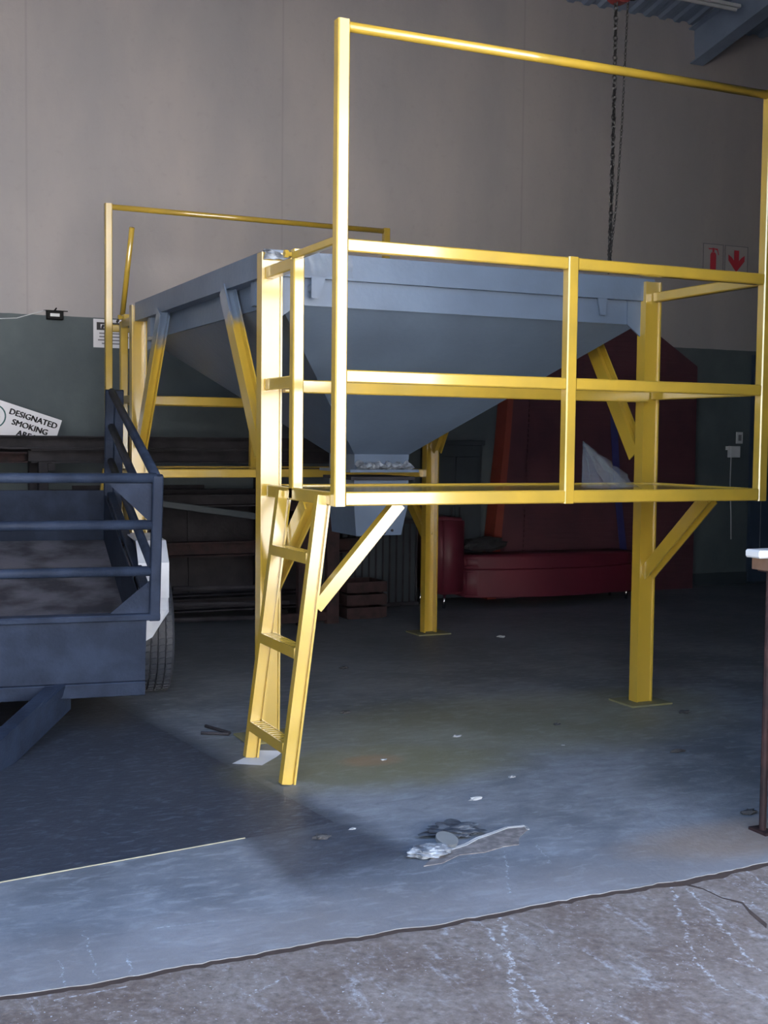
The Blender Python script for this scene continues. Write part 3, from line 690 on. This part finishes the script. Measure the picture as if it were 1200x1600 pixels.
# ================================================================ STEEL STOCK RACK ON THE LEFT
rk = thing('beam_rack', (.3, 4.72, 0), 'dark steel trestle rack along the wall holding long beams', 'rack')
for xx in (-1.6, -.42, 1.35):
    for yy in (4.48, 4.92):
        P1('rack_post', steel_dark, rk, (xx, yy, 0), (xx, yy, 1.215), .07, .06, (0, 1, 0))
    for zz in (.06, .48, .86, 1.19):
        P1('rack_arm', steel_dark, rk, (xx+.05, 4.42, zz-.01), (xx+.05, 4.96, zz-.01), .05, .05)
def hbeam(x0, x1, y, z, w, h, label, m=steel_dark):
    bm = NEW(); d = h/2; a = w/2; t = .010
    extr(bm, (x0, y, z+d), (x1, y, z+d), [(-a,-d),(a,-d),(a,-d+t),(-a+t,-d+t),(-a+t,d-t),(a,d-t),(a,d),(-a,d)] , (0, 0, 1))
    o = obj('steel_beam', bm, m); return tag(o, label, 'beam', 'steel beams stacked on the rack')
z_ = 1.207
hbeam(-2.4, 2.3, 4.55, 1.307, .16, .095, 'long dark channel beam on the very top of the rack')
hbeam(-.50, 2.4, 4.56, z_, .14, .098, 'dark beam in the second layer, below the topmost long beam')
hbeam(-2.5, -.525, 4.56, z_, .14, .075, 'shorter dark beam at the left end of the second layer', rust_brown)
hbeam(-2.4, 2.3, 4.80, z_, .12, .10, 'dark beam lying behind the second layer, against the wall')
hbeam(-2.0, 2.2, 4.56, .878, .14, .09, 'dark beam on the third level of the rack, front one')
hbeam(-2.0, 2.0, 4.80, .878, .12, .12, 'dark beam on the third level of the rack, back one')
hbeam(-1.8, 2.1, 4.54, .498, .12, .11, 'rusty dark beam on the second level from the floor', rust_brown)
hbeam(-1.8, 1.9, 4.76, .498, .12, .08, 'dark beam behind the rusty one on the lower level')
hbeam(-1.7, 2.0, 4.55, .078, .12, .10, 'dark beam on the lowest rack level, front one')
hbeam(-1.7, 1.9, 4.78, .078, .12, .10, 'dark beam on the lowest rack level, back one')
for i, (xa, xb, zt_, yy) in enumerate(((-.10, .95, 1.02, 5.05), (.80, 1.95, .96, 5.03))):  # added sheets that darken the wall showing through the rack
    bm = NEW(); plate(bm, [(xa, yy-.03, .002), (xb, yy-.03, .002), (xb, yy+.04, zt_), (xa, yy+.04, zt_)], (0, 1, 0), .012)
    bmesh.ops.bevel(bm, geom=bm.edges[:], offset=.002, segments=1, affect='EDGES')
    tag(obj('added_dark_sheet', bm, steel_dark), ('added dark sheet darkening the wall behind the rack, left one', 'added dark sheet darkening the wall behind the rack, right one by the chute')[i], 'sheet')
# loose off-cuts leaning and lying in front of the rack
bm = NEW(); bar(bm, (.15, 4.30, .95), (1.75, 4.36, .72), .02, .05); tag(obj('steel_strip', bm, dark_cab), 'thin grey steel strip sagging across the rack front', 'strip')
for i, (a, c) in enumerate((((.30, 4.1, .20), (1.35, 4.2, .16)), ((.25, 4.02, .10), (1.40, 4.25, .045)), ((.45, 4.2, .30), (1.3, 4.3, .27)))):
    bm = NEW(); tube(bm, a, c, .018, 8)
    tag(obj('scrap_pipe', bm, steel_dark), ('upper dull pipe lying in front of the rack', 'lowest dull pipe lying slanted on the floor by the rack', 'short dull pipe resting highest of the three floor pipes')[i], 'pipe', 'scrap pipes in front of the rack')
# rusty frame standing next to the rack
fr = thing('rusty_stand', (1.62, 4.15, 0), 'dark rusty rectangular steel frame standing left of the chute', 'frame')
for xx in (1.18, 1.42, 1.66):
    P1('frame_post', rust_brown, fr, (xx, 4.05+(xx-1.18)*.1, 0), (xx, 4.05+(xx-1.18)*.1, .86), .10, .06, (0, 1, 0))
P1('frame_rail', rust_brown, fr, (1.10, 4.05, .90), (1.75, 4.11, .90), .06, .07); P1('frame_rail', rust_brown, fr, (1.22, 4.05, .06), (1.62, 4.10, .06), .05, .07)
# brown crate
cr = thing('wooden_crate', (2.0, 4.35, 0), 'dark brown slatted crate low on the floor beneath the chute', 'crate')
for zz in (.0, .10, .20):
    bm = NEW(); box(bm, 1.83, 2.17, 4.20, 4.22, zz+.01, zz+.09); obj('slat', bm, rust_brown, cr)
    bm = NEW(); box(bm, 1.83, 1.85, 4.22, 4.5, zz+.01, zz+.09); obj('slat', bm, rust_brown, cr)
    bm = NEW(); box(bm, 1.83, 2.17, 4.5, 4.52, zz+.01, zz+.09); obj('slat', bm, rust_brown, cr)
    bm = NEW(); box(bm, 2.15, 2.17, 4.22, 4.5, zz+.01, zz+.09); obj('slat', bm, rust_brown, cr)
bm = NEW(); box(bm, 1.85, 2.15, 4.22, 4.5, .0, .02); obj('bottom_board', bm, rust_brown, cr)
# barred dark cage behind chute
cg = thing('wire_cage', (2.4, 4.85, 0), 'dark barred steel cage standing against the wall behind the chute', 'cage')
for i in range(11):
    xx = 2.06 + i*.062; bm = NEW(); tube(bm, (xx, 4.72, .03), (xx, 4.72, .72), .009, 6); obj('cage_bar', bm, steel_dark, cg)
for zz in (.03, .72):
    P1('cage_rail', steel_dark, cg, (2.03, 4.72, zz), (2.70, 4.72, zz), .03, .03)
bm = NEW(); box(bm, 2.03, 2.70, 4.78, 5.05, .0, .74, .004); obj('cage_body', bm, dark_cab, cg)
# dark cupboard with shelf line behind the far right leg
cb = thing('steel_cupboard', (3.1, 5.0, 0), 'dark slate steel cupboard against the wall behind the far right leg', 'cupboard')
bm = NEW(); box(bm, 2.90, 3.44, 4.985, 5.11, .02, 1.36, .004); obj('body', bm, dark_cab, cb)
for x0, x1 in ((2.92, 3.16), (3.18, 3.42)):
    bm = NEW(); box(bm, x0, x1, 4.972, 4.985, .06, 1.26, .003); d_ = obj('door', bm, dark_cab, cb)
    bm = NEW(); tube(bm, ((x0 if x0 > 3.17 else x1) + (.03 if x0 > 3.17 else -.03), 4.955, .70), ((x0 if x0 > 3.17 else x1) + (.03 if x0 > 3.17 else -.03), 4.955, .82), .008, 8); obj('handle', bm, steel_dark, d_)
bm = NEW(); box(bm, 2.88, 3.455, 4.95, 5.12, 1.36, 1.40, .003); obj('top_board', bm, dark_cab, cb)

# ================================================================ RED PANEL, STRAP, SOFA
rp = thing('red_panel', (4.7, 5.0, 0), 'large dull red ribbed panel unit standing against the wall behind the sofa', 'panel')
out = [(3.83, 0.0), (3.86, 1.5), (3.92, 2.42), (4.70, 2.66), (5.00, 2.60), (5.776, 2.13), (5.784, 0.0)]
bm = NEW(); plate(bm, [(a, 4.98, c) for a, c in out], (0, 1, 0), .12); obj('body', bm, red_panel, rp)
bm = NEW(); plate(bm, [(3.50, 4.93, 0.0), (3.65, 4.93, 1.4), (3.73, 4.93, 2.42), (3.92, 4.93, 2.42), (3.86, 4.93, 1.4), (3.80, 4.93, 0.0)], (0, 1, 0), .16)
obj('side_cheek', bm, red_panel, rp)
bm = NEW(); plate(bm, [(3.48, 4.92, 0.0), (3.63, 4.92, 1.4), (3.71, 4.92, 2.43), (3.76, 4.92, 2.43), (3.69, 4.92, 1.4), (3.57, 4.92, 0.0)], (0, 1, 0), .175)
obj('edge_strip', bm, red_edge, rp, label='orange red edge strip')
bm = NEW()
for i in range(52):
    zz = .10 + i*.045
    xl = 3.86 + .03*zz; xr = 5.74 if zz < 2.05 else 5.74 - (zz-2.05)*1.63
    if zz > 2.42: xl = 3.95 + (zz-2.40)*3.2
    if xr - xl < .1: continue
    extr(bm, (xl, 4.975, zz), (xr, 4.975, zz), [(-.012,-.014),(.006,-.014),(.006,.014),(-.004,.014)], (0, 0, 1))
o = obj('ribs', bm, red_panel, rp); o['kind'] = 'stuff'
bm = NEW(); pts = [(4.77, 4.94, 2.02), (4.80, 4.93, 1.5), (4.85, 4.93, .95), (4.93, 4.93, .40)]
for a, c in zip(pts, pts[1:]): extr(bm, a, c, rect(.075, .006, .001), (0, -1, 0.01))
tag(obj('blue_strap', bm, blue_strap), 'flat blue webbing strap hanging down the red ribbed panel', 'strap')

sf = thing('sofa', (3.7, 4.6, 0), 'low red vinyl sofa with squared arm and chrome legs', 'sofa')
def sofa_poly(pts, z0, z1): 
    bm = NEW(); plate(bm, [(a, c, z0) for a, c in pts], (0, 0, 1), z1-z0)
    bmesh.ops.bevel(bm, geom=bm.edges[:], offset=.025, segments=3, affect='EDGES'); return bm
front = [(3.02+1.78*i/14, 4.50 - .16*math.sin(math.pi*i/14)) for i in range(15)]
obj('seat_base', sofa_poly(front + [(4.80, 4.86), (3.02, 4.86)], .085, .32), sofa_red, sf, True)
fr2 = [(3.03+1.74*i/14, 4.51 - .16*math.sin(math.pi*i/14)) for i in range(15)]
obj('seat_cushion', sofa_poly(fr2 + [(4.77, 4.85), (3.03, 4.85)], .325, .43), sofa_red, sf, True)
obj('arm', sofa_poly([(2.76, 4.90), (2.79, 4.47), (3.01, 4.47), (3.01, 4.90)], .12, .76), sofa_red, sf, True)
for (a, c) in ((2.79, 4.86), (2.86, 4.55), (4.70, 4.55), (4.70, 4.80)):
    bm = NEW(); tube(bm, (a-.01, c-.01, 0), (a+.01, c+.01, .13), .012, 10); obj('sofa_leg', bm, chrome, sf, True, label='chrome leg')
random.seed(21)
bg_ = NEW(); bmesh.ops.create_icosphere(bg_, subdivisions=3, radius=.16)
for v in bg_.verts:
    nn = math.sin(v.co.x*45)*math.cos(v.co.y*37+v.co.z*30)*.06 + random.uniform(-.02, .02)
    v.co = Vector((v.co.x*1.3, v.co.y*.75, v.co.z*.40)) * (1+nn*3); v.co += Vector((3.30, 4.68, .513))
tag(obj('black_bag', bg_, mat('dull_black_cloth', (.02, .022, .028), .9, var=.2), None, False), 'crumpled black bag on the sofa seat beside its arm', 'bag')

# ================================================================ CHAIN HOIST
ho = thing('chain_hoist', (2.78, 2.1, 4.3), 'chain hoist hanging from the roof above the hopper, its chains dangling', 'hoist')
bm = NEW(); ring_lathe(bm, [(-.07, .0), (-.07, .08), (-.04, .11), (.04, .11), (.07, .08), (.07, .0)], V(2.77, 2.1, 4.28), V(0, 1, 0), V(1, 0, 0), V(0, 0, 1), 20); obj('hoist_body', bm, hoist_red, ho)
bm = NEW(); tube(bm, (2.77, 2.1, 4.36), (2.77, 2.1, roofz(2.1)-.03), .012, 8); obj('hanger_rod', bm, steel_dark, ho)
bm = NEW(); ring_lathe(bm, [(-.012, .05), (-.012, .075), (.012, .075), (.012, .05), (-.012, .05)], V(2.83, 2.05, 4.26), V(0, 1, 0), V(1, 0, 0), V(0, 0, 1), 20); obj('hand_wheel', bm, steel_dark, ho)
def chain(pts, ln, wd, wr, name):
    bm = NEW(); seg = []
    for a, c in zip(pts, pts[1:]):
        a = Vector(a); c = Vector(c); k = max(1, int((c-a).length/ln)); seg += [(a.lerp(c, i/k), (c-a).normalized()) for i in range(k)]
    for i, (p, d) in enumerate(seg):
        side = V(1, 0, 0) if i % 2 == 0 else V(0, 1, 0)
        side = (side - d*side.dot(d)).normalized()
        if i % 4 >= 2: side = (side + V(.3, .3, 0)).normalized()
        nrm = d.cross(side); R = []
        for j in range(8):
            a = 2*math.pi*j/8; ctr = p + d*math.sin(a)*ln*.62 + side*math.cos(a)*wd/2; rad = (d*math.sin(a) + side*math.cos(a)).normalized()
            R.append([bm.verts.new(ctr + rad*wr*math.cos(t) + nrm*wr*math.sin(t)) for t in (0, 1.57, 3.14, 4.71)])
        for j in range(8):
            for q in range(4): bm.faces.new((R[j][q], R[j][(q+1) % 4], R[(j+1) % 8][(q+1) % 4], R[(j+1) % 8][q]))
    o = obj(name, bm, chain_steel, ho); o['kind'] = 'stuff'; return o
chain([(2.745, 2.1, 4.20), (2.745, 2.1, 3.4), (2.738, 2.1, 2.47)], .030, .028, .0055, 'load_chain')
chain([(2.77, 2.13, 3.65), (2.760, 2.13, 3.0), (2.752, 2.13, 2.47)], .026, .020, .004, 'hand_chain')
chain([(2.82, 2.08, 4.18), (2.795, 2.08, 3.4), (2.765, 2.08, 2.9), (2.715, 2.08, 2.47)], .020, .014, .0035, 'hand_chain')

# fluorescent batten under the roof
ft = thing('batten_light', (4.8, 4.3, 5.3), 'unlit white fluorescent batten under the roof near the rafter', 'lamp')
bm = NEW(); bar(bm, (4.35, 4.25, 5.235), (5.54, 4.25, 5.235), .06, .03); obj('batten', bm, white_plastic, ft)
bm = NEW(); tube(bm, (4.38, 4.25, 5.205), (5.51, 4.25, 5.205), .016, 10); obj('light_tube', bm, lens_m, ft)
for xx in (4.6, 5.3):
    bm = NEW(); tube(bm, (xx, 4.25, 5.25), (xx, 4.25, roofz(4.25)-.01), .004, 6); obj('hanger_rod', bm, steel_dark, ft)

# ================================================================ BENCH AT THE RIGHT EDGE
bn = thing('steel_trestle', (1.6, -1.146, 0), 'rusty tube trestle at the right edge of the doorway carrying a plank', 'trestle')
bm = NEW(); box(bm, 1.150, 2.25, -1.19, -1.10, .952, .995, .002); obj('cross_bar', bm, wood, bn)
for a in (1.195, 2.15):
    bm = NEW(); tube(bm, (a, -1.146, .008), (a, -1.146, .950), .013, 10); lg = obj('trestle_leg', bm, rust_brown, bn)
    bm = NEW(); box(bm, a-.025, a+.025, -1.19, -1.10, 0, .010); obj('foot_plate', bm, rust_brown, lg)
    bm = NEW(); box(bm, a-.03, a+.03, -1.18, -1.115, .946, .953); obj('head_plate', bm, rust_brown, lg)
bm = NEW(); box(bm, 1.112, 2.30, -1.185, -1.105, .997, 1.026, .006); tag(obj('white_plank', bm, white_plastic), 'white plank lying on the rusty trestle at the right edge', 'plank')

# ================================================================ SMALL LOOSE THINGS
# tilted smoking area board behind the top beam
sb = thing('smoking_area_board', (-.5, 4.80, 1.4), 'tilted white DESIGNATED SMOKING AREA board propped on the rack beams', 'sign')
a_ = V(-.664, 4.85, 1.658); b_ = V(-.219, 4.85, 1.516); xd = (b_-a_).normalized(); zd = V(-xd.z, 0, xd.x)*1.0
if zd.z < 0: zd = -zd
tl = b_ - xd*.95; Hh = .26
bm = NEW(); plate(bm, [tl, b_, b_ - zd*Hh, tl - zd*Hh], (0, 1, 0), .006); obj('board', bm, sign_white, sb)
fy = V(0, -.002, 0)
for i, (tx, off, dn) in enumerate((('DESIGNATED', .200, .056), ('SMOKING', .205, .124), ('AREA', .21, .190))):
    text_mesh('lettering', tx, .060, black_print, sb, b_ - xd*off - zd*dn + fy, xd, zd, .0026)
cc = b_ - xd*.475 - zd*.125
bm = NEW(); ring_lathe(bm, [(-.001, .078), (-.001, .088), (.001, .088), (.001, .078), (-.001, .078)], cc+fy, V(0, 1, 0), V(1, 0, 0), V(0, 0, 1), 40); obj('ring', bm, teal_print, sb)
bm = NEW(); bar(bm, cc - xd*.055 + fy, cc + xd*.045 + fy, .0015, .016, zd); obj('cigarette_picture', bm, black_print, sb)

# clear plastic sheet draped on the near deck
bm = NEW(); random.seed(3); NN = 22; MM = 12; top_ = V(1.345, .28, 1.395); R = []
for j in range(MM):
    t = j/(MM-1); row = []
    for i in range(NN):
        a = -2.6 + 3.4*i/(NN-1)
        rx = .25*t**.8 if math.cos(a) > 0 else .06*t; ry = .14*t
        wv = 1 + .20*math.sin(i*1.7+j*.4) + random.uniform(-.06, .06)
        row.append(bm.verts.new(top_ + V(rx*math.cos(a)*wv, ry*math.sin(a)*wv, -.205*t**.95 + (.012*math.sin(i*2.3+j) if j < MM-1 else 0))))
    R.append(row)
for j in range(MM-1):
    for i in range(NN-1):
        bm.faces.new((R[j][i], R[j][i+1], R[j+1][i+1], R[j+1][i]))
tag(obj('plastic_sheet', bm, plastic_m, None, True), 'crumpled clear plastic sheet standing on the near walkway deck', 'plastic sheet')

# sheet of paper under the ladder foot
bm = NEW(); K = 10; g0 = []
pa, pb, pc, pd = V(-.285, .475, 0), V(-.175, .40, 0), V(-.02, .56, 0), V(-.13, .62, 0)
for i in range(K+1):
    row = []
    for j in range(5):
        p = pa.lerp(pd, i/K).lerp(pb.lerp(pc, i/K), j/4); p.z = .0012 + .010*(max(0, i-6)/4)**2
        row.append(bm.verts.new(p))
    g0.append(row)
for i in range(K):
    for j in range(4): bm.faces.new((g0[i][j], g0[i+1][j], g0[i+1][j+1], g0[i][j+1]))
tag(obj('paper_sheet', bm, paper_m), 'white sheet of paper on the floor under the ladder foot', 'paper')

# chipped hollow in the floor surface with a crumpled rag beside it
def blob_mesh(cx, cy, rx, ry, h, seed, sub=3, rough=.35):
    random.seed(seed); bm = NEW(); bmesh.ops.create_icosphere(bm, subdivisions=sub, radius=1)
    ph = [random.uniform(0, 6) for _ in range(6)]
    for v in bm.verts:
        c_ = v.co; k = 1 + rough*(math.sin(c_.x*5+ph[0])*math.cos(c_.y*6+ph[1]) + .6*math.sin(c_.z*9+ph[2]+c_.x*7)) + random.uniform(-.10, .10)
        v.co = Vector((cx + c_.x*rx*k, cy + c_.y*ry*k, max(.001, h*.5 + c_.z*h*.5*k)))
    return bm
chipm, b, bs, P, x, y, z = begin('bare_broken_screed', .9)
b.n.links.new(b.mix(b.step(b.noise(P, 30), .4, .65), (0.14, 0.13, 0.135), (0.24, 0.225, 0.225)), bs.inputs['Base Color'])
random.seed(5)
cpts = [(-.10, -1.00), (-.03, -1.00), (.06, -.95), (.16, -.955), (.24, -.93), (.30, -.925), (.345, -.86), (.42, -.80), (.43, -.765), (.36, -.755), (.28, -.79), (.20, -.82), (.13, -.865), (.05, -.89), (-.03, -.93)]
bm = NEW(); plate(bm, [(a+random.uniform(-.006, .006), c+random.uniform(-.006, .006), .0012) for a, c in cpts], (0, 0, 1), .002)
scr = tag(obj('broken_screed_patch', bm, chipm), 'brown grey broken patch in the floor screed beside the rag', 'floor patch')
bm = NEW(); e = cpts[7:15]
for a, c in zip(e, e[1:]): bar(bm, (a[0], a[1], .003), (c[0], c[1], .003), .012, .004)
obj('broken_edge', bm, pale_bit, scr, label='thin pale broken edge')
tag(obj('crumpled_wrap', blob_mesh(-.03, -.905, .075, .050, .035, 11, 4, .16), pale_rag), 'pale crumpled foil wrap lying left in the floor debris', 'wrap')
tag(obj('round_lid', (lambda bm: (ring_lathe(bm, [(0, .0), (0, .040), (.012, .040), (.012, .0)], V(.065, -.845, .02), V(.1, -.3, .95).normalized(), V(1, 0, -.1).normalized(), V(.03, .95, .3).normalized(), 24), bm)[1])(NEW()), mat('dull_lid', (.17, .19, .21), .5), None), 'dull round lid lying between the foil wrap and rag', 'lid')
rg = blob_mesh(.15, -.73, .095, .07, .03, 31, 4, .28); tag(obj('dark_rag', rg, rag_m), 'dark crumpled rag behind the round lid on the floor', 'rag')
bits = [((2.533, 3.04), .03, 0), ((1.018, 2.334), .028, 1), ((.549, 1.193), .030, 1), ((.843, .531), .022, 0), ((2.18, .539), .035, 1), ((1.632, -.10), .035, 1), ((.346, .281), .014, 0),
        ((1.418, .568), .02, 1), ((1.221, .206), .010, 0), ((.724, -.174), .016, 0), ((1.298, -.956), .035, 1), ((.43, -.40), .028, 0), ((-.16, -.55), .014, 0), ((-.30, -.60), .03, 1)]
blab = ['pale grey chip on the floor behind the hopper, right of the far leg', 'dark lump on the floor straight beneath the chute', 'dark curled scrap on the floor right of the ladder', 'grey pebble on the floor in front of the chute',
        'dark flat scrap right of the near right leg foot', 'dark thin scrap in front of the right leg, nearer the bench', 'small white chip right of the ladder foot', 'dark twig-like scrap between ladder and right leg', 'tiny white chip below the twig-like scrap',
        'small pale chip in front of the right leg', 'dark scrap against the foot of the rusty bench leg', 'long pale flake on the floor above the rag', 'small pale chip left of the dark floor patch corner', 'dark crumb near the corner of the black floor patch']
for i, ((a, c), s, dk_) in enumerate(bits):
    tag(obj('debris_scrap', blob_mesh(a, c, s, s*(.35 if i in (4, 5, 11) else .6), s*.5, 50+i, 2), dirt_m if dk_ else pale_bit), blab[i], 'debris', 'small scraps scattered on the floor')
for i, (a, c) in enumerate((((-.20, 1.16, .009), (-.135, .98, .009)), ((-.26, 1.03, .009), (-.145, 0.96, .009)))):
    bm = NEW(); tube(bm, a, c, .008, 6); tag(obj('welding_rod', bm, steel_dark), ('longer dark rod on the floor behind the ladder foot', 'shorter dark rod lying in front of the longer one')[i], 'rod', 'dark rods on the floor behind the ladder')
